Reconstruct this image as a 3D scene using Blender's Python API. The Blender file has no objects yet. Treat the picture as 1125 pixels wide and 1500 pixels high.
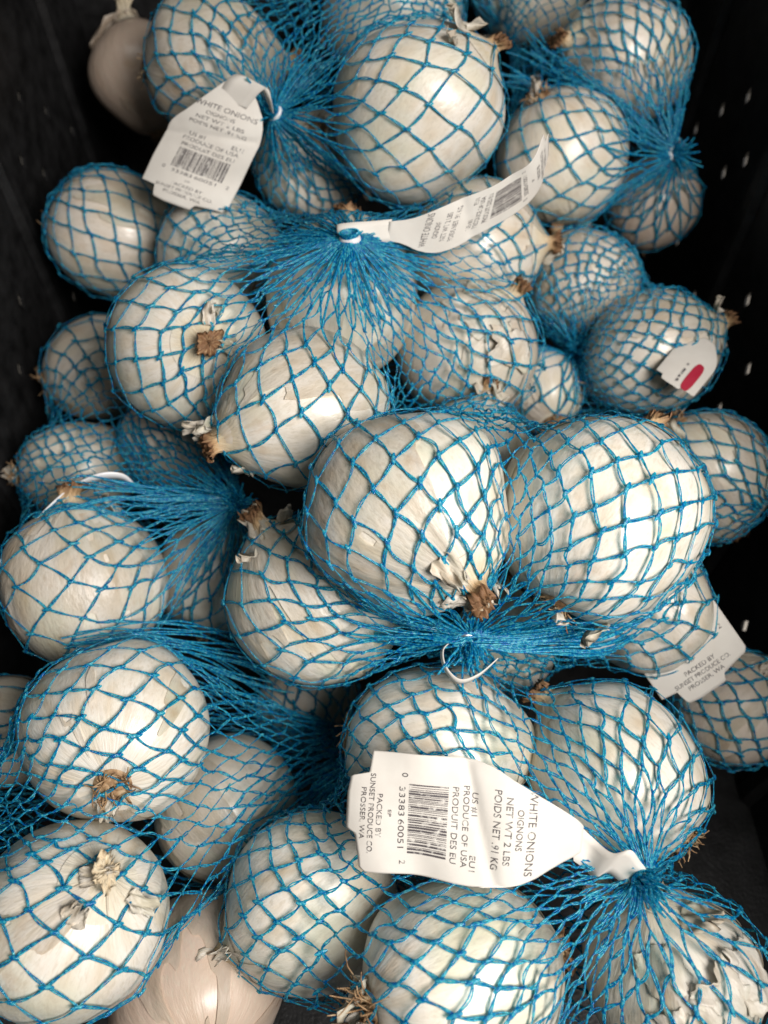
import bpy, bmesh, math, random
import numpy as np
from mathutils import Vector, Matrix

scene = bpy.context.scene
col = scene.collection
random.seed(7)
RNG = np.random.default_rng(11)

# ------------------------------------------------------------------ camera
F = 1150.0                       # focal length in photo pixels (1125 x 1500)
PITCH = math.radians(52)
CAM = np.array([0.0, 0.0, 0.455])
RIGHT = np.array([1.0, 0.0, 0.0])
FWD = np.array([0.0, math.cos(PITCH), -math.sin(PITCH)])
UP = np.array([0.0, math.sin(PITCH), math.cos(PITCH)])

cam_data = bpy.data.cameras.new("camera")
cam_data.sensor_fit = 'VERTICAL'
cam_data.sensor_height = 24.0
cam_data.lens = F / 1500.0 * 24.0
cam_data.clip_start = 0.01
cam_data.clip_end = 50
cam_data.dof.use_dof = True
cam_data.dof.focus_distance = 0.285
cam_data.dof.aperture_fstop = 5.6
cam = bpy.data.objects.new("camera", cam_data)
col.objects.link(cam)
cam.location = CAM
cam.rotation_euler = (math.pi / 2 - PITCH, 0, 0)
scene.camera = cam

# ------------------------------------------------------------------ world and lamps (indoor shop light)
world = bpy.data.worlds.new("World")
scene.world = world
world.use_nodes = True
wbg = world.node_tree.nodes["Background"]
wbg.inputs[0].default_value = (1.0, 0.95, 0.88, 1)
wbg.inputs[1].default_value = 0.012

def area(name, loc, target, sx, sy, power, color):
    d = bpy.data.lights.new(name, 'AREA')
    d.shape = 'RECTANGLE'
    d.size, d.size_y = sx, sy
    d.energy = power
    d.color = color
    o = bpy.data.objects.new(name, d)
    col.objects.link(o)
    o.location = loc
    v = Vector(target) - Vector(loc)
    o.rotation_euler = v.to_track_quat('-Z', 'Y').to_euler()
    return o
area("window_light", (0.31, -0.17, 0.68), (0.03, 0.10, 0.17), 0.28, 0.32, 7.2, (1.0, 0.95, 0.905))
area("ceiling_light", (-0.30, 0.30, 2.3), (0.0, 0.25, 0.2), 0.4, 1.0, 3.4, (1.0, 0.97, 0.92))

scene.view_settings.view_transform = 'Standard'
scene.view_settings.look = 'None'
scene.view_settings.exposure = 0.0
scene.view_settings.gamma = 1.0
scene.view_settings.use_curve_mapping = False
scene.cycles.max_bounces = 5
scene.cycles.diffuse_bounces = 2
scene.cycles.glossy_bounces = 2
scene.cycles.transmission_bounces = 2
scene.cycles.transparent_max_bounces = 12
scene.cycles.use_denoising = True
scene.cycles.sample_clamp_indirect = 6

# ------------------------------------------------------------------ helpers
def P(px, py, d):
    """world point seen at photo pixel (px, py), d metres along the optical axis"""
    return CAM + RIGHT * ((px - 562.5) / F * d) + UP * ((750 - py) / F * d) + FWD * d

def CD(r, u, t):
    """camera-relative direction (right, up, towards viewer) -> world unit vector"""
    v = RIGHT * r + UP * u - FWD * t
    return v / np.linalg.norm(v)

def unit(v):
    return v / np.maximum(np.linalg.norm(v, axis=-1, keepdims=True), 1e-12)

def tag(o, label=None, cat=None, group=None, kind=None):
    if label: o["label"] = label
    if cat: o["category"] = cat
    if group: o["group"] = group
    if kind: o["kind"] = kind
    return o

def empty(name, loc, R=None):
    o = bpy.data.objects.new(name, None)
    o.empty_display_size = 0.01
    col.objects.link(o)
    m = Matrix.Identity(4)
    if R is not None:
        for a in range(3):
            for b in range(3):
                m[a][b] = R[a, b]
    m.translation = Vector(loc)
    o.matrix_world = m
    return o

def mesh_obj(name, verts, faces, mat, parent=None, smooth=True, attr=None):
    """faces: list of integer arrays (m,k); one mesh object"""
    verts = np.asarray(verts, dtype=np.float32).reshape(-1, 3)
    if isinstance(faces, np.ndarray):
        faces = [faces]
    me = bpy.data.meshes.new(name)
    loops = np.concatenate([np.asarray(f, dtype=np.int32).ravel() for f in faces])
    sizes = np.concatenate([np.full(len(f), np.asarray(f).shape[1], dtype=np.int32) for f in faces])
    starts = np.concatenate([[0], np.cumsum(sizes)[:-1]]).astype(np.int32)
    me.vertices.add(len(verts)); me.vertices.foreach_set("co", verts.ravel())
    me.loops.add(len(loops)); me.loops.foreach_set("vertex_index", loops)
    me.polygons.add(len(sizes)); me.polygons.foreach_set("loop_start", starts)
    me.polygons.foreach_set("loop_total", sizes)
    me.update(calc_edges=True); me.validate()
    me.polygons.foreach_set("use_smooth", np.full(len(me.polygons), smooth, dtype=bool))
    if attr is not None:
        for k, v in attr.items():
            at = me.attributes.new(k, 'FLOAT', 'POINT')
            at.data.foreach_set("value", np.asarray(v, dtype=np.float32))
    me.materials.append(mat)
    o = bpy.data.objects.new(name, me)
    col.objects.link(o)
    if parent is not None:
        o.parent = parent
    return o

def grid_faces(nr, nc, wrap=False, off=0):
    i = np.arange(nr - 1)[:, None]
    j = np.arange(nc if wrap else nc - 1)[None, :]
    j2 = (j + 1) % nc
    a = i * nc + j; b = i * nc + j2; c = (i + 1) * nc + j2; d = (i + 1) * nc + j
    return np.stack([a, b, c, d], -1).reshape(-1, 4) + off

def catmull(pts, n):
    pts = np.asarray(pts, float)
    k = len(pts)
    t = np.linspace(0, k - 1, n)
    i = np.minimum(t.astype(int), k - 2)
    f = (t - i)[:, None]
    g = lambda q: pts[np.clip(q, 0, k - 1)]
    p0, p1, p2, p3 = g(i - 1), g(i), g(i + 1), g(i + 2)
    return 0.5 * ((2 * p1) + (p2 - p0) * f + (2 * p0 - 5 * p1 + 4 * p2 - p3) * f**2 + (3 * p1 - p0 - 3 * p2 + p3) * f**3)

# tubes for many polylines of equal length at once: path (E,S,3), radius scalar or (E,S)
def tubes(path, rad, sides=4, ref=None, flat=1.0):
    E_, S, _ = path.shape
    t = np.empty_like(path)
    t[:, 1:-1] = path[:, 2:] - path[:, :-2]
    t[:, 0] = path[:, 1] - path[:, 0]; t[:, -1] = path[:, -1] - path[:, -2]
    t = unit(t)
    if ref is None:
        ref = np.broadcast_to(np.array([0.31, 0.52, 0.79]), path.shape)
    s = unit(np.cross(ref, t))
    n = np.cross(t, s)
    rad = np.broadcast_to(np.asarray(rad, float), (E_, S))[..., None]
    a = np.arange(sides) / sides * 2 * math.pi
    ring = (np.cos(a)[None, None, :, None] * s[:, :, None, :] +
            flat * np.sin(a)[None, None, :, None] * n[:, :, None, :]) * rad[:, :, None, :]
    v = (path[:, :, None, :] + ring).reshape(-1, 3)
    base = (np.arange(E_) * S * sides)[:, None, None, None]
    i = np.arange(S - 1)[None, :, None, None] * sides
    j = np.arange(sides)[None, None, :, None]
    j2 = (j + 1) % sides
    f = np.concatenate([base + i + j, base + i + j2, base + i + sides + j2, base + i + sides + j], -1).reshape(-1, 4)
    return v, f

# ------------------------------------------------------------------ materials
def new_mat(name):
    m = bpy.data.materials.new(name)
    m.use_nodes = True
    nt = m.node_tree
    return m, nt, nt.nodes["Principled BSDF"]

def nd(nt, typ, **kw):
    n = nt.nodes.new(typ)
    for k, v in kw.items():
        if k.startswith("i_"):
            n.inputs[int(k[2:])].default_value = v
        else:
            setattr(n, k, v)
    return n

def ramp(nt, fac, stops):
    r = nt.nodes.new("ShaderNodeValToRGB")
    e = r.color_ramp.elements
    e[0].position, e[0].color = stops[0][0], (*stops[0][1], 1)
    e[1].position, e[1].color = stops[-1][0], (*stops[-1][1], 1)
    for p, c in stops[1:-1]:
        x = e.new(p); x.color = (*c, 1)
    nt.links.new(fac, r.inputs[0])
    return r

def mixc(nt, fac, a, b, blend='MIX'):
    m = nt.nodes.new("ShaderNodeMix")
    m.data_type = 'RGBA'; m.blend_type = blend
    for s, v in ((m.inputs[0], fac), (m.inputs[6], a), (m.inputs[7], b)):
        if isinstance(v, (int, float)): s.default_value = v
        elif isinstance(v, tuple): s.default_value = (*v, 1)
        else: nt.links.new(v, s)
    return m.outputs[2]

def math_n(nt, op, a, b=None, clamp=False):
    m = nt.nodes.new("ShaderNodeMath"); m.operation = op; m.use_clamp = clamp
    for s, v in ((m.inputs[0], a), (m.inputs[1], b)):
        if v is None: continue
        if isinstance(v, (int, float)): s.default_value = v
        else: nt.links.new(v, s)
    return m.outputs[0]

def meridian_coords(nt, zscale):
    """object coords with the distance from the bulb's axis divided out: noise on it runs in streaks neck to root"""
    tc = nt.nodes.new("ShaderNodeTexCoord")
    sep = nt.nodes.new("ShaderNodeSeparateXYZ"); nt.links.new(tc.outputs["Object"], sep.inputs[0])
    x2 = math_n(nt, 'MULTIPLY', sep.outputs[0], sep.outputs[0])
    y2 = math_n(nt, 'MULTIPLY', sep.outputs[1], sep.outputs[1])
    r = math_n(nt, 'SQRT', math_n(nt, 'ADD', math_n(nt, 'ADD', x2, y2), 1e-7))
    com = nt.nodes.new("ShaderNodeCombineXYZ")
    nt.links.new(math_n(nt, 'DIVIDE', sep.outputs[0], r), com.inputs[0])
    nt.links.new(math_n(nt, 'DIVIDE', sep.outputs[1], r), com.inputs[1])
    nt.links.new(math_n(nt, 'MULTIPLY', sep.outputs[2], zscale), com.inputs[2])
    return tc, com.outputs[0], sep

def noise(nt, vec, scale, detail=4, rough=0.55, w=None):
    n = nt.nodes.new("ShaderNodeTexNoise")
    if w is not None:
        va = nt.nodes.new("ShaderNodeVectorMath"); va.operation = 'ADD'
        nt.links.new(vec, va.inputs[0]); nt.links.new(w, va.inputs[1]); vec = va.outputs[0]
    nt.links.new(vec, n.inputs["Vector"])
    n.inputs["Scale"].default_value = scale
    n.inputs["Detail"].default_value = detail
    n.inputs["Roughness"].default_value = rough
    return n.outputs["Fac"]

def onion_material(name, papery=False):
    m, nt, b = new_mat(name)
    tc, mer, sep = meridian_coords(nt, 14.0)
    tone = nt.nodes.new("ShaderNodeAttribute"); tone.attribute_type = 'OBJECT'; tone.attribute_name = "tone"
    seed = nt.nodes.new("ShaderNodeAttribute"); seed.attribute_type = 'OBJECT'; seed.attribute_name = "seed"
    w = seed.outputs["Fac"]
    fine = noise(nt, mer, 26, 3, 0.6, w)
    broad = noise(nt, mer, 3.2, 2, 0.5, w)
    blot = noise(nt, tc.outputs["Object"], 26, 3, 0.55, w)
    dirt = noise(nt, tc.outputs["Object"], 44, 5, 0.65, w)
    base = ramp(nt, broad, [(0.22, (0.61, 0.49, 0.34)), (0.40, (0.76, 0.685, 0.565)), (0.58, (0.84, 0.795, 0.715)), (0.8, (0.75, 0.63, 0.49))])
    # greenish flesh seen through thin skin
    c = mixc(nt, math_n(nt, 'MULTIPLY', ramp(nt, blot, [(0.48, (0, 0, 0)), (0.68, (1, 1, 1))]).outputs[0], 0.55), base.outputs[0], (0.63, 0.65, 0.47))
    # pink-tan tone of some bulbs
    c = mixc(nt, math_n(nt, 'MULTIPLY', tone.outputs["Fac"], 0.85), c, (0.56, 0.41, 0.32))
    # fine veins
    vein = ramp(nt, fine, [(0.36, (0, 0, 0)), (0.50, (1, 1, 1)), (0.68, (0.55, 0.55, 0.55))])
    c = mixc(nt, math_n(nt, 'MULTIPLY', math_n(nt, 'SUBTRACT', 1.0, vein.outputs[0]), 0.46), c, (0.58, 0.52, 0.41))
    # tan scuffs and stains
    st = ramp(nt, dirt, [(0.575, (0, 0, 0)), (0.72, (1, 1, 1))])
    c = mixc(nt, math_n(nt, 'MULTIPLY', st.outputs[0], 0.6 if papery else 0.42), c, (0.50, 0.34, 0.19))
    # dried ends
    at = nt.nodes.new("ShaderNodeAttribute"); at.attribute_name = "ends"
    e = math_n(nt, 'ADD', at.outputs["Fac"], math_n(nt, 'MULTIPLY', math_n(nt, 'SUBTRACT', fine, 0.5), 0.5))
    er = ramp(nt, e, [(0.45, (0, 0, 0)), (0.95, (1, 1, 1))])
    c = mixc(nt, math_n(nt, 'MULTIPLY', er.outputs[0], 0.75), c, (0.56, 0.42, 0.25))
    nt.links.new(c, b.inputs["Base Color"])
    rr = ramp(nt, blot, [(0.3, (0.27,) * 3), (0.7, (0.46,) * 3)])
    nt.links.new(rr.outputs[0], b.inputs["Roughness"])
    b.inputs["Specular IOR Level"].default_value = 0.5
    b.inputs["Coat Weight"].default_value = 0.0 if papery else 0.35
    b.inputs["Coat Roughness"].default_value = 0.2
    b.inputs["Subsurface Weight"].default_value = 0.0
    b.inputs["Subsurface Radius"].default_value = (0.004, 0.003, 0.002)
    b.inputs["Subsurface Scale"].default_value = 1.0
    if papery:
        b.inputs["Subsurface Weight"].default_value = 0.0
        b.inputs["Roughness"].default_value = 0.5
    wr = noise(nt, mer, 8, 2, 0.55, w)
    wrk = noise(nt, tc.outputs["Object"], 90, 2, 0.5, w)
    h = math_n(nt, 'ADD', math_n(nt, 'MULTIPLY', fine, 0.35), math_n(nt, 'ADD', math_n(nt, 'MULTIPLY', wr, 0.8), math_n(nt, 'MULTIPLY', wrk, 0.25)))
    bp = nt.nodes.new("ShaderNodeBump")
    bp.inputs["Strength"].default_value = 0.6 if papery else 0.42
    bp.inputs["Distance"].default_value = 0.0012
    nt.links.new(h, bp.inputs["Height"])
    nt.links.new(bp.outputs[0], b.inputs["Normal"])
    if papery:
        tr = nt.nodes.new("ShaderNodeBsdfTranslucent"); nt.links.new(c, tr.inputs[0])
        mx = nt.nodes.new("ShaderNodeMixShader"); mx.inputs[0].default_value = 0.28
        out = nt.nodes["Material Output"]
        nt.links.new(b.outputs[0], mx.inputs[1]); nt.links.new(tr.outputs[0], mx.inputs[2])
        nt.links.new(mx.outputs[0], out.inputs[0])
    return m
M_SKIN = onion_material("onion_skin")
M_PAPER_SKIN = onion_material("papery_skin", True)

def neck_material():
    m, nt, b = new_mat("dried_neck")
    tc, mer, sep = meridian_coords(nt, 30)
    at = nt.nodes.new("ShaderNodeAttribute"); at.attribute_name = "along"
    fine = noise(nt, mer, 9, 5, 0.6)
    e = math_n(nt, 'ADD', at.outputs["Fac"], math_n(nt, 'MULTIPLY', math_n(nt, 'SUBTRACT', fine, 0.5), 0.45))
    r = ramp(nt, e, [(0.0, (0.80, 0.76, 0.65)), (0.40, (0.74, 0.65, 0.47)), (0.66, (0.50, 0.33, 0.17)), (0.95, (0.17, 0.075, 0.03))])
    f2 = noise(nt, tc.outputs["Object"], 500, 3)
    c = mixc(nt, math_n(nt, 'MULTIPLY', f2, 0.3), r.outputs[0], (0.42, 0.27, 0.14))
    nt.links.new(c, b.inputs["Base Color"])
    b.inputs["Roughness"].default_value = 0.62
    bp = nt.nodes.new("ShaderNodeBump"); bp.inputs["Strength"].default_value = 0.7; bp.inputs["Distance"].default_value = 0.001
    nt.links.new(fine, bp.inputs["Height"]); nt.links.new(bp.outputs[0], b.inputs["Normal"])
    return m
M_NECK = neck_material()

def root_material():
    m, nt, b = new_mat("dry_roots")
    tc = nt.nodes.new("ShaderNodeTexCoord")
    f = noise(nt, tc.outputs["Object"], 320, 4)
    r = ramp(nt, f, [(0.3, (0.13, 0.065, 0.03)), (0.5, (0.36, 0.22, 0.11)), (0.7, (0.58, 0.43, 0.27))])
    nt.links.new(r.outputs[0], b.inputs["Base Color"]); b.inputs["Roughness"].default_value = 0.7
    return m
M_ROOT = root_material()

def net_material():
    m, nt, b = new_mat("blue_net_plastic")
    tc = nt.nodes.new("ShaderNodeTexCoord")
    f = noise(nt, tc.outputs["Object"], 900, 3)
    c = ramp(nt, f, [(0.38, (0.001, 0.14, 0.56)), (0.50, (0.003, 0.40, 0.68)), (0.63, (0.16, 0.80, 0.88))])
    nt.links.new(c.outputs[0], b.inputs["Base Color"])
    b.inputs["Roughness"].default_value = 0.12
    b.inputs["Specular IOR Level"].default_value = 1.0
    bp = nt.nodes.new("ShaderNodeBump"); bp.inputs["Strength"].default_value = 0.8; bp.inputs["Distance"].default_value = 0.0005
    nt.links.new(noise(nt, tc.outputs["Object"], 1500, 3), bp.inputs["Height"]); nt.links.new(bp.outputs[0], b.inputs["Normal"])
    tr = nt.nodes.new("ShaderNodeBsdfTranslucent"); tr.inputs[0].default_value = (0.003, 0.58, 0.86, 1)
    mx = nt.nodes.new("ShaderNodeMixShader"); mx.inputs[0].default_value = 0.22
    nt.links.new(b.outputs[0], mx.inputs[1]); nt.links.new(tr.outputs[0], mx.inputs[2])
    tp = nt.nodes.new("ShaderNodeBsdfTransparent"); tp.inputs[0].default_value = (0.06, 0.80, 0.86, 1)
    m2 = nt.nodes.new("ShaderNodeMixShader"); m2.inputs[0].default_value = 0.40
    nt.links.new(mx.outputs[0], m2.inputs[1]); nt.links.new(tp.outputs[0], m2.inputs[2])
    nt.links.new(m2.outputs[0], nt.nodes["Material Output"].inputs[0])
    return m
M_NET = net_material()

def paper_material():
    m, nt, b = new_mat("tag_paper")
    tc = nt.nodes.new("ShaderNodeTexCoord")
    f = noise(nt, tc.outputs["Object"], 60, 5)
    c = ramp(nt, f, [(0.3, (0.68, 0.64, 0.58)), (0.7, (0.76, 0.73, 0.67))])
    nt.links.new(c.outputs[0], b.inputs["Base Color"])
    b.inputs["Roughness"].default_value = 0.72
    bp = nt.nodes.new("ShaderNodeBump"); bp.inputs["Strength"].default_value = 0.25; bp.inputs["Distance"].default_value = 0.002
    nt.links.new(noise(nt, tc.outputs["Object"], 45, 3), bp.inputs["Height"]); nt.links.new(bp.outputs[0], b.inputs["Normal"])
    return m
M_TAG = paper_material()

def ink_material(name, colr, worn=0.5):
    m, nt, b = new_mat(name)
    tc = nt.nodes.new("ShaderNodeTexCoord")
    f = noise(nt, tc.outputs["Object"], 420, 4, 0.6)
    r = ramp(nt, f, [(worn, (0, 0, 0)), (worn + 0.16, (1, 1, 1))])
    c = mixc(nt, r.outputs[0], colr, (0.72, 0.70, 0.65))
    nt.links.new(c, b.inputs["Base Color"]); b.inputs["Roughness"].default_value = 0.6
    return m
M_INK = ink_material("black_print", (0.085, 0.075, 0.08), 0.53)
M_RED = ink_material("red_print", (0.42, 0.01, 0.04), 0.75)

def plain(name, colr, rough, spec=0.5, nscale=40, amt=0.15, bump=0.0):
    m, nt, b = new_mat(name)
    tc = nt.nodes.new("ShaderNodeTexCoord")
    f = noise(nt, tc.outputs["Object"], nscale, 4)
    lo = tuple(x * (1 - amt) for x in colr); hi = tuple(min(1, x * (1 + amt)) for x in colr)
    r = ramp(nt, f, [(0.3, lo), (0.7, hi)])
    nt.links.new(r.outputs[0], b.inputs["Base Color"])
    b.inputs["Roughness"].default_value = rough; b.inputs["Specular IOR Level"].default_value = spec
    if bump:
        bp = nt.nodes.new("ShaderNodeBump"); bp.inputs["Strength"].default_value = bump; bp.inputs["Distance"].default_value = 0.001
        nt.links.new(noise(nt, tc.outputs["Object"], nscale * 6, 3), bp.inputs["Height"]); nt.links.new(bp.outputs[0], b.inputs["Normal"])
    return m
M_CRATE = plain("black_plastic", (0.015, 0.015, 0.0155), 0.42, 0.4, 90, 0.6, 0.35)
M_TABLE = plain("pale_table", (0.78, 0.72, 0.63), 0.5, 0.4, 12, 0.2)
M_WHITEPL = plain("white_plastic", (0.74, 0.74, 0.75), 0.3, 0.5, 80, 0.06)
M_METAL = plain("tie_metal", (0.62, 0.64, 0.66), 0.3, 0.5, 80, 0.1)
M_METAL.node_tree.nodes["Principled BSDF"].inputs["Metallic"].default_value = 0.9

# ------------------------------------------------------------------ the surface and the crate
def sheet(name, x0, x1, y0, y1, z, mat):
    v = [(x0, y0, z), (x1, y0, z), (x1, y1, z), (x0, y1, z)]
    return mesh_obj(name, v, np.array([[0, 1, 2, 3]]), mat, smooth=False)
tag(sheet("table_surface", -1.5, 1.5, -1.2, 1.8, -0.012, M_TABLE), kind="structure")

XW, Y0, Y1, ZR = 0.207, -0.16, 0.615, 0.345
crate = empty("produce_crate", (0, (Y0 + Y1) / 2, 0))
tag(crate, "black plastic produce crate with small diamond holes in its walls, holding all the onions", "crate")
crate_inv = np.array([0, (Y0 + Y1) / 2, 0])

def perforated_wall(name, origin, ulen, udir, vdir, height, thick_dir, cell=(0.030, 0.0225), th=0.0016, solid=(1, 4, 6, 9)):
    """upright sheet with staggered diamond holes; udir along, vdir up (may lean)"""
    nu = int(ulen / cell[0]); nv = int(height / cell[1])
    du, dv = ulen / nu, height / nv
    V = []; Q = []; T = []
    idx = {}
    def vert(u, v):
        k = (round(u, 6), round(v, 6))
        if k not in idx:
            idx[k] = len(V); V.append(np.asarray(origin) + np.asarray(udir) * u + np.asarray(vdir) * v)
        return idx[k]
    holes = []
    for b in range(nv):
        for a in range(nu):
            u0, u1, v0, v1 = a * du, (a + 1) * du, b * dv, (b + 1) * dv
            c = [vert(u0, v0), vert(u1, v0), vert(u1, v1), vert(u0, v1)]
            hole = (a + b) % 2 == 0 and 1 < b < nv - 2 and 0 < a < nu - 1 and (a * 7 + b * 13 + a * b * 5) % 11 not in solid
            if hole:
                um, vm = (u0 + u1) / 2, (v0 + v1) / 2
                um += du * 0.16 * math.sin(a * 2.3 + b * 5.1); vm += dv * 0.14 * math.sin(a * 4.7 + b * 1.9)
                d = [vert(um, vm - 0.0058), vert(um + 0.0031, vm), vert(um, vm + 0.0058), vert(um - 0.0031, vm)]
                for k in range(4):
                    T.append((c[k], c[(k + 1) % 4], d[k]))
                    T.append((c[(k + 1) % 4], d[(k + 1) % 4], d[k]))
                holes.append(d)
            else:
                Q.append(tuple(c))
    V = np.array(V); n = len(V)
    V2 = np.concatenate([V, V + np.asarray(thick_dir) * th]) - crate_inv
    Q = np.array(Q); T = np.array(T)
    f4 = [Q, Q[:, ::-1] + n]; f3 = [T, T[:, ::-1] + n]
    rim = []
    for d in holes:
        for k in range(4):
            rim.append((d[k], d[(k + 1) % 4], d[(k + 1) % 4] + n, d[k] + n))
    # outer border
    for a in range(nu):
        p, q = vert(a * du, 0), vert((a + 1) * du, 0); rim.append((p, q, q + n, p + n))
        p, q = vert(a * du, nv * dv), vert((a + 1) * du, nv * dv); rim.append((p, q, q + n, p + n))
    return mesh_obj(name, V2, f4 + f3 + [np.array(rim)], M_CRATE, crate, smooth=False)

def box_part(name, lo, hi, mat, parent, off):
    lo = np.array(lo) - off; hi = np.array(hi) - off
    v = [[(lo, hi)[(k >> a) & 1][a] for a in range(3)] for k in range(8)]
    f = np.array([[0, 2, 3, 1], [4, 5, 7, 6], [0, 1, 5, 4], [2, 6, 7, 3], [0, 4, 6, 2], [1, 3, 7, 5]])
    o = mesh_obj(name, v, f, mat, parent, smooth=False)
    bv = o.modifiers.new("bevel", 'BEVEL'); bv.width = 0.0008; bv.segments = 1
    return o

lean = 0.03
perforated_wall("wall", (-XW, Y0, 0), Y1 - Y0, (0, 1, 0), (-lean, 0, 1), ZR, (-1, 0, 0))
perforated_wall("wall", (XW, Y0, 0), Y1 - Y0, (0, 1, 0), (lean, 0, 1), ZR, (1, 0, 0))
perforated_wall("wall", (-XW - 0.012, Y1 - 0.001, 0), 2 * XW + 0.024, (1, 0, 0), (0, 0, 1), ZR, (0, 1, 0))
perforated_wall("wall", (-XW - 0.012, Y0 + 0.001, 0), 2 * XW + 0.024, (1, 0, 0), (0, 0, 1), ZR * 0.7, (0, -1, 0))
box_part("floor_panel", (-XW - 0.004, Y0 - 0.003, -0.008), (XW + 0.004, Y1 + 0.003, 0.0015), M_CRATE, crate, crate_inv)
for sx in (-1, 1):                       # stiffening ribs on the long walls and the turned-over rim
    for k in range(5):
        yy = 0.015 + k * 0.1345
        x0 = sx * (XW - 0.0005)
        V = []
        for z in (0.0, ZR):
            xx = x0 + sx * lean * z
            V += [(xx - sx * 0.004, yy - 0.004, z), (xx - sx * 0.004, yy + 0.004, z), (xx, yy + 0.008, z), (xx, yy - 0.008, z)]
        V = np.array(V) - crate_inv
        mesh_obj("rib", V, grid_faces(2, 4, True), M_CRATE, crate, smooth=False)
    xr = sx * (XW + lean * ZR)
    box_part("rim", (min(xr - sx * 0.004, xr + sx * 0.024), Y0 - 0.02, ZR + 0.001), (max(xr - sx * 0.004, xr + sx * 0.024), Y1 + 0.02, ZR + 0.012), M_CRATE, crate, crate_inv)

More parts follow.
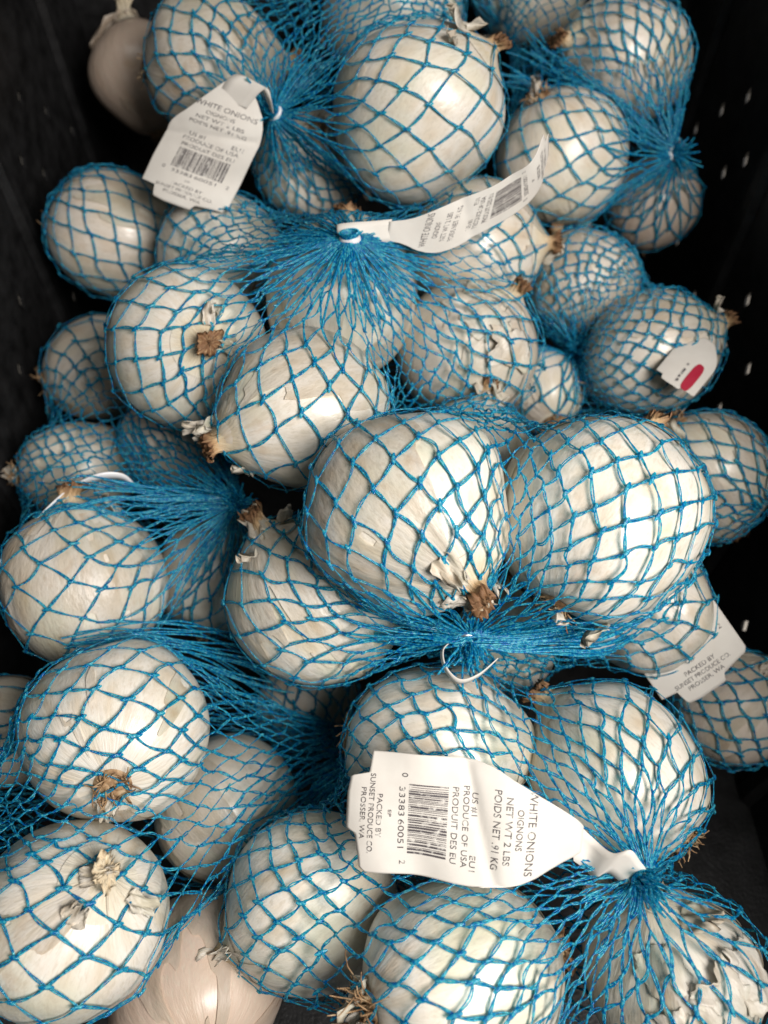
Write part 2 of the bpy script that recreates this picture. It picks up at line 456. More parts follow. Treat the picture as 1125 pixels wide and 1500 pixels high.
# ------------------------------------------------------------------ onions
# key: px, py, radius px, depth, axis (right, up, viewer), end shown N(eck)/R(oot), axial ratio, tone, neck length mm, flakes, label
ON = {
'TL': (212, 118, 79, .500, (-.25, .93, .25), 'N', .95, 1.0, 9, 4, "loose bare onion with torn pale neck against the crate wall, top left corner"),
'A1': (310, 96, 104, .430, (.95, .1, -.1), 'N', .97, .15, 6, 0, "pale onion under blue net behind the small upper tag with its barcode upright"),
'A2': (580, 22, 112, .460, (.2, .6, .6), 'N', .97, .05, 6, 0, "white netted onion cut off by the top edge, behind the big round top onion"),
'A3': (611, 168, 128, .385, (.78, .52, .42), 'N', 1.05, .10, 5, 4, "big round white onion at top centre with ragged papery neck on its side"),
'A4': (452, 242, 80, .440, (.3, .2, .9), 'R', .97, .35, 4, 1, "shaded onion in blue net just below the knot beside the upper tag"),
'C0': (775, -25, 92, .520, (.3, .4, .5), 'N', 1.0, .3, 4, 0, "netted onion barely showing at the top edge between two bags"),
'C1': (915, 88, 97, .450, (-.93, .12, .3), 'N', 1.02, .30, 5, 0, "beige netted onion in the top right corner beside the crate wall"),
'C2': (820, 232, 100, .440, (-.45, .68, .55), 'R', 1.0, .25, 4, 1, "netted onion with dark brown roots behind the tip of the curled tag"),
'C3': (957, 297, 70, .480, (.1, .7, .6), 'N', .98, .85, 4, 1, "small pinkish onion in shade hanging under the knot by the upper crate wall"),
'K1': (167, 342, 95, .460, (.9, -.1, -.1), 'N', 1.06, .30, 5, 0, "netted onion against the crate wall below the upper tag"),
'B1': (326, 378, 96, .430, (-.6, .5, -.3), 'N', .97, .12, 4, 0, "netted onion between the wall side onion and the middle knot"),
'B2': (500, 436, 112, .370, (.1, .8, -.2), 'N', 1.04, .10, 4, 1, "onion right under the middle knot where the net strands fan out"),
'B3': (276, 507, 116, .360, (.42, -.16, .88), 'N', .95, .06, 5, 3, "round netted onion with its small brown neck facing outwards, left of the middle bag"),
'B4': (450, 604, 121, .3352, (-.82, -.33, .42), 'N', 1.05, .08, 5, 3, "long netted onion with flaking tip below the fan of strands in the middle bag"),
'B5': (692, 366, 98, .420, (.95, .0, .25), 'N', 1.02, .22, 5, 1, "netted onion lying under the curled tag"),
'B6': (683, 518, 103, .3891, (.5, .6, .3), 'N', 1.0, .42, 4, 2, "onion wrapped in torn papery skin with brown streaks, above the two big centre onions"),
'D1': (853, 420, 82, .4452, (.35, -.9, .2), 'R', 1.02, .35, 4, 0, "small netted onion by the right crate wall below the curled tag"),
'D2': (955, 520, 95, .4178, (.85, .38, .25), 'N', 1.10, .2, 4, 2, "netted onion with brown papery neck pointing at the crate wall beside the red printed tag"),
'D3': (795, 572, 62, .440, (.1, -.5, .3), 'R', 1.0, .3, 4, 0, "small shaded onion in bunched net behind the right one of the two big centre onions"),
'I1': (1030, 695, 100, .400, (-.58, .78, .30), 'R', 1.0, .22, 4, 1, "netted onion with brown root spots at the crate wall below the red printed tag"),
'E1': (598, 748, 148, .2932, (.55, -.66, .5), 'N', 1.0, .02, 5, 4, "biggest shiny white onion in the centre with brown dried neck hanging over the clip"),
'E2': (879, 760, 153, .3001, (-.50, -.80, .30), 'R', 1.04, .02, 5, 2, "big smooth white onion right of centre with brown root bristles near the clip"),
'E3': (690, 668, 85, .3662, (.2, .9, .1), 'N', 1.0, .12, 5, 2, "half hidden onion peeking out between the two big centre onions"),
'E4': (472, 880, 131, .341, (-.60, .76, .28), 'N', .98, .04, 6, 3, "netted onion left of the clip with tan papery neck at its upper edge"),
'E5': (945, 888, 98, .360, (.4, -.5, -.6), 'R', 1.0, .2, 4, 0, "netted onion below the big right centre onion, above the half hidden tag"),
'E6': (738, 942, 76, .370, (.1, .9, -.1), 'N', 1.0, .2, 4, 0, "small shaded onion behind the clip tail of the centre bag"),
'F1': (122, 855, 119, .360, (-.1, .93, .15), 'N', .96, .14, 5, 1, "netted onion with a bright square reflection at the left edge"),
'F2': (315, 842, 86, .400, (.25, .9, .1), 'N', 1.05, .25, 4, 0, "shaded netted onion under the dark blue knot on the left"),
'F3': (118, 692, 78, .430, (-.93, -.02, .2), 'R', 1.05, .3, 4, 1, "small netted onion with frayed roots pointing at the left crate wall"),
'F4': (258, 648, 78, .420, (.3, .9, -.2), 'N', 1.0, .6, 4, 0, "pinkish shaded onion above the dark blue knot on the left"),
'F5': (146, 538, 78, .460, (.8, .3, -.2), 'N', 1.08, .3, 4, 0, "dim netted onion against the left crate wall, lower of the two above the frayed one"),
'G1': (172, 1070, 133, .310, (.25, -.34, .90), 'R', .95, .02, 4, 1, "round white onion at lower left with its brown root tuft facing outwards"),
'G2': (104, 1342, 148, .280, (.50, .62, .52), 'N', .98, .05, 4, 3, "large onion in the bottom left corner with white wrinkled papery neck"),
'G3': (335, 1185, 108, .360, (-.7, .6, -.1), 'N', 1.0, .25, 4, 0, "shaded netted onion to the right of the onion with the facing root tuft"),
'LB': (288, 1440, 128, .320, (.33, -.35, .80), 'R', .97, 1.0, 4, 1, "loose bare onion without net at the bottom edge"),
'H1': (640, 1092, 122, .320, (.95, -.06, .15), 'N', 1.17, .04, 5, 2, "wide netted onion above the large barcode tag"),
'H2': (903, 1132, 132, .310, (.66, -.68, .28), 'R', 1.02, .05, 4, 1, "white netted onion above the lower right knot with brown roots at its edge"),
'H3': (455, 1315, 128, .310, (-.84, -.45, .15), 'N', 1.05, .06, 6, 4, "netted onion left of the large barcode tag with tan papery neck"),
'H4': (672, 1432, 154, .270, (-.88, -.05, .38), 'R', 1.03, .0, 4, 3, "bright white onion below the large barcode tag with straw roots on its side"),
'H5': (978, 1425, 136, .280, (-.28, .90, .28), 'N', .98, .05, 4, 8, "onion in the bottom right corner wrapped in loose crumpled white skin"),
'J1': (1068, 1036, 88, .390, (.4, .6, .3), 'N', 1.0, .5, 5, 2, "dim netted onion at the right edge under the half hidden tag"),
'X1': (452, 1030, 72, .430, (.2, .9, -.3), 'N', 1.0, .3, 4, 0, "dark netted onion deep in the gap below the centre left onion"),
'X2': (12, 1072, 85, .370, (-.9, .1, -.1), 'N', 1.0, .3, 4, 0, "dark netted onion cut by the left edge beside the facing root tuft onion"),
}
NO_NET = ('TL', 'LB')
class Onion: pass
onions = {}
for key, (px, py, rp, d, ax, end, asp, tone, nl, nf, label) in ON.items():
    o = Onion(); o.key = key; o.c = P(px, py, d)
    cth = 1 / math.sqrt(1 + ((px - 562.5) / F) ** 2 + ((750 - py) / F) ** 2)
    r = rp * d / F * (1 + cth) / 2
    z = CD(*ax)
    o.facing = end
    if end == 'R': z = -z
    x = unit(np.cross(z, np.array([0.3, 0.5, 0.81]))); y = np.cross(z, x)
    o.R = np.stack([x, y, z], 1)
    o.rp = r * asp ** -0.33; o.ra = r * asp ** 0.67; o.r = r
    rg = np.random.default_rng(abs(hash(key)) % 1000 if False else sum(ord(ch) * (i * 37 + 11) for i, ch in enumerate(key)))
    o.k = rg.normal(size=(5, 3)) * np.array([[1.6], [2.2], [2.6], [3.2], [4.0]]); o.ph = rg.uniform(0, 6.28, 5)
    o.pad = {'H5': .0032, 'B6': .0022}.get(key, 0.0); o.rg = rg; o.tone = tone; o.nl = nl / 1000; o.nf = nf; o.label = label; o.seed = float(rg.uniform(0, 50))
    onions[key] = o

def radius(o, n, detail=True):
    """bulb radius along local unit direction n (...,3)"""
    c = n[..., 2]
    r = 1 / np.sqrt((1 - c * c) / o.rp**2 + c * c / o.ra**2)
    lum = 0
    for k, ph, a in zip(o.k, o.ph, (.030, .023, .015, .009, .005)):
        lum = lum + a * np.sin(n @ k + ph)
    r = r * (1 + lum)
    if detail:
        ang = np.arccos(np.clip(c, -1, 1))
        r = r + o.r * ((0.05 if o.key == 'E1' else 0.10) * np.exp(-(ang / 0.20) ** 2) + (0.01 if o.key == 'E1' else 0.04) * np.exp(-(ang / 0.5) ** 2) - 0.035 * np.exp(-((math.pi - ang) / 0.22) ** 2))
        phi = np.arctan2(n[..., 1], n[..., 0])
        s = np.sin(ang)
        wr = np.exp(-(ang / 0.55) ** 2) + 0.25
        r = r + o.r * s * wr * (0.006 * np.sin(7 * phi + o.ph[0]) + 0.005 * np.sin(13 * phi + o.ph[1] + 2 * c) + 0.003 * np.sin(23 * phi + o.ph[2]))
    return r

def sph(ang, phi):
    return np.stack([np.sin(ang) * np.cos(phi), np.sin(ang) * np.sin(phi), np.cos(ang) + 0 * phi], -1)

def make_onion(o):
    root = empty("onion", o.c, o.R)
    grp = "loose onions without a net" if o.key in NO_NET else "white onions packed in the blue net bags"
    tag(root, o.label, "onion", grp)
    rg = o.rg
    # bulb
    nr, nc = 44, 72
    ang = np.linspace(0.02, math.pi - 0.02, nr)[:, None] + np.zeros((1, nc)); phi = np.zeros((nr, 1)) + np.arange(nc)[None, :] / nc * 2 * math.pi
    n = sph(ang, phi); v = n * radius(o, n)[..., None]
    ends = np.clip(np.exp(-(ang / 0.28) ** 2) + 0.9 * np.exp(-((math.pi - ang) / 0.20) ** 2), 0, 1)
    b = mesh_obj("bulb", v.reshape(-1, 3), [grid_faces(nr, nc, True)[:, ::-1]], M_SKIN, root, attr={"ends": ends.ravel()})
    b["tone"] = o.tone; b["seed"] = o.seed
    # neck: papery collar drawn together into a dried, crumpled tip
    nr, nc = 26, 56
    t = np.linspace(0, 1, nr)[:, None]; phi = np.arange(nc)[None, :] / nc * 2 * math.pi
    a0 = 0.42
    ring_ang = a0 * (1 - t) ** 1.0
    n = sph(np.maximum(ring_ang, 0.0) + 0 * phi, phi + 0 * t)
    rr = radius(o, n)
    on = n * (rr + 0.0004)[..., None]
    tw = rg.uniform(-2.5, 2.5)
    rn = (0.0078 if o.key == 'E1' else 0.0058) * (1 - 0.30 * np.sin(np.clip(t, 0, 1) * math.pi)) + 0.0006 * np.clip((t - .8) / .2, 0, 1)
    folds = 1 + 0.05 * t * np.sin(3 * phi + tw * t + o.ph[0]) + 0.07 * t * np.sin(11 * phi + o.ph[1] + 3 * t) + 0.07 * t * np.sin(19 * phi + o.ph[3]) + 0.07 * t**2 * rg.normal(size=(1, nc))
    zt = radius(o, np.array([0, 0, 1.0]))
    s = np.clip((t - 0.25) / 0.75, 0, 1)
    jag = rg.normal(size=(1, nc)); bend = rg.normal(size=2) * 0.35
    if o.key == 'E1':
        bend = (CD(-.25, -1, .1) @ o.R)[:2] * 0.6
    stem = np.stack([rn * folds * np.cos(phi + 0.4 * tw * t) + bend[0] * o.nl * s**2, rn * folds * np.sin(phi + 0.4 * tw * t) + bend[1] * o.nl * s**2,
                     (zt * 0.93 + (o.nl + 0.003) * s + 0.0012 * t**3 * np.sin(phi + o.ph[2]) + 0.0004 * t**3 * np.sin(7 * phi + o.ph[4]) + 0.0012 * t**4 * jag)], -1)
    m = np.clip((t - 0.18) / 0.5, 0, 1); m = (m * m * (3 - 2 * m))[..., None]
    fa = rg.uniform(0, math.pi); fl = 1 + (rg.uniform(0.5, 0.75) - 1) * t[..., None]
    fx = np.array([math.cos(fa), math.sin(fa), 0]); pr = (stem * fx).sum(-1, keepdims=True)
    stem = stem - fx * pr * (1 - fl)                       # pressed flat like twisted paper
    stem = stem + np.stack([0.0009 * t * np.sin(3.3 * phi + 7 * t + o.ph[2]), 0.0009 * t * np.cos(2.7 * phi - 6 * t + o.ph[1]), 0 * t * phi], -1)
    v = on * (1 - m) + stem * m
    v = v.reshape(-1, 3)
    # crumpled, sunk tip
    along = (t + 0 * phi).ravel()
    cap = stem[-1] * 1.0; ctr = cap.mean(0)
    caps = []
    for fr_ in (0.8, 0.6, 0.4, 0.2, 0.04):                 # crumpled dry face of the cut tip
        rk = ctr + (cap - ctr) * (fr_ + 0.06 * rg.normal(size=(nc, 1)) * (fr_ > 0.1)); rk[:, 2] = ctr[2] + 0.0007 * rg.normal(size=nc) + 0.0006 * (1 - fr_)
        caps.append(rk)
    v = np.concatenate([v] + caps); along = np.concatenate([along, np.ones(5 * nc) * 0.95 + 0.12 * rg.normal(size=5 * nc)])
    nk = mesh_obj("neck", v, [grid_faces(nr + 5, nc, True)], M_NECK, root, attr={"along": along * (1.0 if o.key not in ('G2', 'H5', 'TL') else 0.45)})
    # root tuft: woody disc with dry root stubs
    zb = -radius(o, np.array([0, 0, -1.0]))
    nr_, nc_ = 6, 24
    rad = np.linspace(0.0070, 0.001, nr_)[:, None]; ph = np.arange(nc_)[None, :] / nc_ * 2 * math.pi
    dirs = sph(math.pi - rad / o.r + 0 * ph, ph + 0 * rad)
    hgt = 0.0002 + 0.0022 * (1 - (rad / 0.0070) ** 2) + 0.0005 * np.sin(6 * ph + rad * 900) * (1 - rad / 0.0070)
    v1 = (dirs * (radius(o, dirs) + hgt)[..., None]).reshape(-1, 3)
    f1 = grid_faces(nr_, nc_, True)
    nfib = 46 if o.facing == 'R' else 16
    q = rg.uniform(0, 6.28, nfib); rr0 = 0.0062 * np.sqrt(rg.uniform(0.02, 1, nfib)); ln = rg.uniform(0.003, 0.0105, nfib)
    ln *= 1.7 if o.key == 'H4' else 0.75
    ss = np.linspace(0, 1, 5)[None, :]
    out = rg.uniform(0.0, 0.85, nfib)[:, None]; curl = rg.uniform(-2.0, 2.0, nfib)[:, None]
    rad_ = rr0[:, None] + ln[:, None] * ss * out
    aa = q[:, None] + curl * ss * 0.5
    d2 = sph(math.pi - rad_ / o.r, aa)
    hh = 0.0012 + ln[:, None] * (ss * (1.15 - out) * 0.8 + 0.12 * np.sin(ss * 4 + curl)) 
    path = d2 * (radius(o, d2) + np.maximum(hh, 0.0006))[..., None]
    v2, f2 = tubes(path, 0.00042 * (1 - 0.5 * ss), 4)
    mesh_obj("root_tuft", np.concatenate([v1, v2]), [f1, f2 + len(v1)], M_ROOT, root)
    # torn outer layer of skin: a thin shell with a ragged, slightly lifted edge
    nr, nc = 60, 110
    ang = np.linspace(0.10, 2.75, nr)[:, None] + np.zeros((1, nc)); phi = np.zeros((nr, 1)) + np.arange(nc)[None, :] / nc * 2 * math.pi
    n = sph(ang, phi)
    p1, p2, p3, p4 = rg.uniform(0, 6.28, 4)
    field = (np.sin(phi + p1) * 0.9 + 0.5 * np.sin(2 * phi + p2 + 0.5 * ang) + 0.28 * np.sin(5 * phi + p3 + 1.5 * ang) + 0.14 * np.sin(13 * phi + p4 - 3 * ang)
             + 0.09 * np.sin(29 * phi + 5 * ang + p1) + 0.55 * np.cos(ang * 1.6 + p2) - rg.uniform(0.1, 0.55))
    lift = 0.0004 + 0.0008 * np.exp(-np.clip(field, 0, 9) / 0.10) * (0.5 + 0.5 * np.sin(4 * phi + 3 * ang + p2))
    v = n * (radius(o, n) + lift)[..., None]
    acc = np.zeros_like(v); cnt = np.zeros((nr, nc, 1))      # pull the torn edge onto the contour
    for dr, dc in ((1, 0), (-1, 0), (0, 1), (0, -1), (1, 1), (-1, -1), (1, -1), (-1, 1)):
        f2_ = np.roll(field, (dr, dc), (0, 1)); v2_ = np.roll(v, (dr, dc), (0, 1))
        ok = (field < 0) & (f2_ > 0)
        if dr == 1: ok[0] = False
        if dr == -1: ok[-1] = False
        w_ = (f2_ / np.maximum(f2_ - field, 1e-9))[..., None]
        acc += np.where(ok[..., None], v2_ + (v - v2_) * w_, 0); cnt += ok[..., None]
    v = np.where(cnt > 0, acc / np.maximum(cnt, 1), v).reshape(-1, 3)
    fc = grid_faces(nr, nc, True)[:, ::-1]
    keep = field.ravel()[fc].max(1) > 0
    fc = fc[keep]
    if len(fc) > 30:
        used, inv = np.unique(fc, return_inverse=True)
        sh = mesh_obj("outer_skin", v[used], [inv.reshape(-1, 4)], M_PAPER_SKIN, root, attr={"ends": (0.5 * np.exp(-np.clip(field, 0, 9) / 0.05)).ravel()[used] * (field.ravel()[used] > -0.2)})
        sh["tone"] = o.tone * 0.8; sh["seed"] = o.seed + 3.1
    # loose flakes
    for k in range(o.nf):
        make_flake(o, root, rg, k)
    return root

def make_flake(o, parent, rg, k):
    """a curled scrap of dry skin standing off the bulb, mostly round the end that shows"""
    sgn = 1 if o.facing == 'N' else -1
    big = o.key in ('TL', 'B6') or (o.key == 'H5' and k < 4)
    a = abs(rg.normal(0.38, 0.14)) + (rg.uniform(0.0, 0.6) if big else 0)
    ph = rg.uniform(0, 6.28)
    ang = a if sgn > 0 else math.pi - a
    if big and o.key != 'TL':
        # crumpled sheet of loose skin following the bulb, creased into flat facets, one edge standing up
        nu, nv = 30, 26
        ctrs = {'H5': [(-.30, .42, .86), (.28, .22, .92), (.02, -.10, 1.0), (.55, .40, .72)], 'B6': [(.1, .35, .9), (.5, -.1, .85)]}[o.key]
        n0 = CD(*ctrs[k % len(ctrs)]) @ o.R
        e1 = unit(np.cross(n0, np.array([0.2, 0.9, 0.3]))); e2 = np.cross(n0, e1)
        ra_ = rg.uniform(0, 6.28); e1, e2 = math.cos(ra_) * e1 + math.sin(ra_) * e2, -math.sin(ra_) * e1 + math.cos(ra_) * e2
        du, dv = rg.uniform(0.30, 0.46), rg.uniform(0.22, 0.36)
        u = np.linspace(-1, 1, nu)[:, None] + np.zeros((1, nv)); s = np.linspace(-1, 1, nv)[None, :] + np.zeros((nu, 1))
        edge = 1 + 0.12 * np.sin(4 * u + 3 * s + k) + 0.09 * np.sin(9 * u - 7 * s + 2 * k) + 0.05 * np.sin(17 * s + 13 * u)
        nn = unit(n0 + (du * u * edge)[..., None] * e1 + (dv * s * edge)[..., None] * e2)
        tri = lambda x: np.abs((x / 1.7) % 2 - 1)
        hgt = 0.0006 + 0.0004 * k + 0.0022 * tri(1.6 * u + 1.1 * s + k) * tri(0.9 * u - 1.5 * s + 2 * k) + 0.0008 * tri(2.6 * s + 0.7 * u + k)
        hgt = hgt + 0.0042 * np.clip(u - 0.45, 0, 1) * (1 + 0.5 * np.sin(4 * s + k))
        v = nn * (radius(o, nn) + hgt)[..., None]
        fl = mesh_obj("skin_flake", v.reshape(-1, 3), [grid_faces(nu, nv)], M_PAPER_SKIN, parent, attr={"ends": np.zeros(nu * nv)})
        fl["tone"] = o.tone * 0.3; fl["seed"] = o.seed + k
        so = fl.modifiers.new("thickness", 'SOLIDIFY'); so.thickness = 0.00018
        return
    n0 = sph(np.array(ang), np.array(ph))
    base = n0 * radius(o, n0)
    mer = unit(np.cross(np.cross(n0, [0, 0, 1.0]), n0)) * (1 if sgn > 0 else 1)
    sid = np.cross(n0, mer)
    L = rg.uniform(0.008, 0.015) * (1.9 if big else 1); Wd = L * rg.uniform(0.5, 0.9)
    nu, nv = 10, 9
    u = np.linspace(-1, 1, nu)[:, None]; s = np.linspace(0, 1, nv)[None, :]
    wob = 1 + 0.25 * np.sin(5 * s + k) + 0.2 * np.sin(9 * s + 2 * k)
    ragged = 1 + 0.16 * np.sin(7 * u + 3 * k) + 0.12 * np.sin(15 * u + k)
    x = u * Wd * 0.5 * wob * np.sqrt(np.clip(1.02 - (2 * s - 1) ** 2 * 0.55, 0, 1))
    curl = rg.uniform(0.25, 0.6) if big else rg.uniform(0.5, 1.5)
    yy = L * ragged * np.sin(s * curl) / curl
    zz = L * (1 - np.cos(s * curl)) / curl * rg.uniform(0.7, 1.2) + 0.0014 * np.sin(6 * u + 5 * s + k) + 0.0012 + 0.0025 * u * u * rg.uniform(-.3, 1) - (0.5 / o.r * (x**2 + yy**2) if big else 0) + (0.0016 * np.abs(np.sin(2.2 * u + 1.3 * k + 2 * s)) if big else 0)
    dirn = sgn if rg.uniform() < 0.7 else -sgn
    v = base + x[..., None] * sid + (dirn * yy)[..., None] * mer + zz[..., None] * n0
    fl = mesh_obj("skin_flake", v.reshape(-1, 3), [grid_faces(nu, nv)], M_PAPER_SKIN, parent, attr={"ends": (np.clip(s * 0.9, 0, 1) ** 3 * rg.uniform(0, 1.0) + 0 * u).ravel()})
    fl["tone"] = o.tone * 0.6; fl["seed"] = o.seed + k
    so = fl.modifiers.new("thickness", 'SOLIDIFY'); so.thickness = 0.00018

for o in onions.values():
    make_onion(o)

# ------------------------------------------------------------------ net bags
def push_out(p, ons, margin, detail=False):
    for o in ons:
        q = p - o.c
        d = np.linalg.norm(q, axis=1)
        near = d < max(o.ra, o.rp) * 1.25 + margin
        if not near.any(): continue
        l = q[near] @ o.R
        dd = d[near][:, None]
        n = l / np.maximum(dd, 1e-9)
        r = (radius(o, n, detail) + margin + o.pad)[:, None]
        ins = dd < r
        l = np.where(ins, n * r, l)
        p[near] = o.c + l @ o.R.T
    return p

def surf_normal(p, ons):
    best = np.full(len(p), 1e9); nn = np.zeros_like(p)
    for o in ons:
        q = p - o.c; d = np.linalg.norm(q, axis=1)
        s = d / o.r
        m = s < best
        best[m] = s[m]; nn[m] = q[m] / d[m][:, None]
    return nn

def build_net(keys, T, N, M, seed, lam=0.3, twist=0.0, ring=0.0035, tie_dir=None, iters=320, fric=0.25, slack=0.12):
    ons = [onions[k] for k in keys]
    rg = np.random.default_rng(seed)
    C = np.array([o.c for o in ons]); R = np.array([o.r for o in ons])
    c = (C * R[:, None]).sum(0) / R.sum()
    ax = unit(T - c)
    Rs = (np.linalg.norm(C - c, axis=1) + R).max() * 1.03
    x = unit(np.cross(ax, UP + 0.1 * RIGHT)); y = np.cross(ax, x)
    th = 0.05 + (math.pi - 0.1) * (np.arange(M + 1) / M) ** (0.8 if tie_dir is not None else 1.0)
    ph = 2 * math.pi * (np.arange(N)[None, :] + 0.5 * (np.arange(M + 1) % 2)[:, None]) / N + twist
    p = c + Rs * (np.cos(th)[:, None, None] * ax + np.sin(th)[:, None, None] * (np.cos(ph)[..., None] * x + np.sin(ph)[..., None] * y))
    p = p.reshape(-1, 3)
    j = np.arange(M)[:, None]; i = np.arange(N)[None, :]
    a = (j * N + i)
    e1 = np.stack([a, (j + 1) * N + i], -1).reshape(-1, 2)
    e2 = np.stack([a, np.where(j % 2 == 0, (j + 1) * N + (i - 1) % N, (j + 1) * N + (i + 1) % N)], -1).reshape(-1, 2)
    ed = np.concatenate([e1, e2])
    l0 = np.linalg.norm(p[ed[:, 0]] - p[ed[:, 1]], axis=1) * lam * rg.uniform(1 - slack, 1 + slack, len(ed))
    nP = len(p)
    kk = 1 / np.maximum(l0, 0.0008); kk = kk / kk.mean()
    deg = (np.bincount(ed[:, 0], kk, nP) + np.bincount(ed[:, 1], kk, nP))[:, None]
    vel = np.zeros_like(p); mom = 0.86; touch = np.zeros(nP, bool)
    td = ax if tie_dir is None else unit(tie_dir)
    tx = unit(np.cross(td, UP + 0.13 * RIGHT)); ty = np.cross(td, tx)
    ringp = T + ring * (np.cos(ph[0])[:, None] * tx + np.sin(ph[0])[:, None] * ty)
    start = p[:N].copy()
    back = c - ax * Rs * 0.55
    bs = p[-N:].copy()
    bt = push_out(back + 0.004 * (bs - bs.mean(0)) / 0.1, ons, 0.003)
    for it in range(iters):
        f = min(1, it / (iters * 0.35))
        p[:N] = start * (1 - f) + ringp * f
        p[-N:] = bs * (1 - f) + bt * f
        d = p[ed[:, 1]] - p[ed[:, 0]]
        L = np.linalg.norm(d, axis=1)
        g = d * (kk * (L - l0) / np.maximum(L, 1e-9))[:, None]
        acc = np.zeros_like(p)
        for k in range(3):
            acc[:, k] = np.bincount(ed[:, 0], g[:, k], nP) - np.bincount(ed[:, 1], g[:, k], nP)
        step = 0.55 * acc / deg + mom * vel
        step[touch] *= fric
        q0 = p + step
        q = push_out(q0.copy(), ons, 0.0015)
        touch = np.abs(q - q0).max(1) > 1e-7
        vel = q - p
        p = q
    p[:N] = ringp
    p[N:] = p[N:] + rg.normal(size=(nP - N, 3)) * 0.0006
    p = push_out(p, ons, 0.0010, True)
    p[:N] = ringp
    return p, ed, ons, td, (tx, ty)

def net_mesh(p, ed, ons, N, parent, rg, wid=0.00049, fan=0):
    loc0 = np.array(parent.location)
    A, B = p[ed[:, 0]], p[ed[:, 1]]
    S = 7
    s = np.linspace(0, 1, S)
    path = A[:, None] * (1 - s)[None, :, None] + B[:, None] * s[None, :, None]
    # a little sag, then out of the bulbs
    sag = rg.normal(size=(len(ed), 1, 3)) * 0.0007 * np.sin(s * math.pi)[None, :, None]
    path = path + sag
    flat = path.reshape(-1, 3)
    flat[:] = push_out(flat, ons, 0.0009, True)
    path = flat.reshape(path.shape)
    path[:, 1:-1] = 0.5 * path[:, 1:-1] + 0.25 * (path[:, :-2] + path[:, 2:])
    nrm = surf_normal(path.reshape(-1, 3), ons).reshape(path.shape)
    t = unit(np.gradient(path, axis=1)); side = unit(np.cross(nrm, t))
    view = unit(CAM - path[:, S // 2]); face = (nrm[:, S // 2] * view).sum(1)
    front = face > -0.45
    V = []; Fc = []; off = 0
    env = (0.35 + 0.65 * np.sin(np.clip(s, 0.0, 1) * math.pi) ** 0.6)[None, :]
    Af = front.sum()
    ph0 = rg.uniform(0, 6.28, Af)[:, None]; turns = rg.uniform(0.6, 1.5, Af)[:, None] * math.pi
    length = np.linalg.norm(B - A, axis=1)[front][:, None]
    w = wid * np.clip(length / 0.006, 0.45, 1.0)
    for q in (0, math.pi):
        phi = ph0 + turns * s[None, :] + q
        off_v = (w * 0.85 * env * np.cos(phi))[..., None] * side[front] + (w * 0.35 * env * np.sin(phi))[..., None] * nrm[front]
        v, f = tubes(path[front] + off_v + 0.0003 * nrm[front], w * rg.uniform(0.50, 0.74, (Af, 1)), 4, nrm[front], 0.5)
        V.append(v); Fc.append(f + off); off += len(v)
    bk = ~front
    if bk.any():
        v, f = tubes(path[bk][:, ::3], wid * 1.1, 3, nrm[bk][:, ::3])
        V.append(v); Fc.append(f + off); off += len(v)
    # straight gathered strands from the tie to the first rows of cells
    if fan:
        rows = np.arange(0, fan + 1, 2)
        idx = rows[None, :] * N + np.arange(N)[:, None]
        fpts = p[idx]
        rep_ = 1
        for q in range(rep_):
            src = fpts if q == 0 else 0.5 * (fpts[:, :2] + np.roll(fpts[:, :2], 1, 0))
            cp = np.stack([catmull(a_, 14) for a_ in src])
            sft = np.linspace(0, 1, 14)
            cp = cp + rg.normal(size=(N, 1, 3)) * 0.0010 * np.sin(sft * math.pi)[None, :, None]
            if q == 1: cp[:, -1] = fpts[:, 1]
            fl_ = cp.reshape(-1, 3); fl_ = push_out(fl_.copy(), ons, 0.0011, True); cp = fl_.reshape(cp.shape)
            v, f = tubes(cp, 0.00050, 4)
            V.append(v); Fc.append(f + off); off += len(v)
    # knots: short welded stretch at each crossing
    nodes = np.arange(N, len(p))
    pn = surf_normal(p[nodes], ons)
    fr = (pn * unit(CAM - p[nodes])).sum(1) > -0.3
    nodes = nodes[fr]; pn = pn[fr]
    prv = nodes - 2 * N; prv = np.where(prv < 0, nodes, prv); nxt = np.minimum(nodes + 2 * N, len(p) - 1)
    md = unit(p[nxt] - p[prv]); md = unit(md - (md * pn).sum(1, keepdims=True) * pn)
    gap = np.linalg.norm(p[nodes] - p[np.where((nodes % N) + 1 < N, nodes + 1, nodes - 1)], axis=1)
    k = np.clip(gap / 0.009, 0.25, 1.0)[:, None, None]
    ss = np.array([-1, -.45, .45, 1])[None, :, None]
    kl = 0.0021 * rg.uniform(0.7, 1.3, (len(nodes), 1, 1))
    kp = (p[nodes] + 0.0006 * pn)[:, None] + md[:, None] * ss * kl * k
    rad = (0.00088 * np.array([0.4, 1, 1, 0.4])[None, :]) * k[:, :, 0]
    v, f = tubes(kp, rad, 5, np.repeat(pn[:, None], 4, 1), 0.6)
    V.append(v); Fc.append(f + off); off += len(v)
    return mesh_obj("net", np.concatenate(V) - loc0, [np.concatenate(Fc)], M_NET, parent)

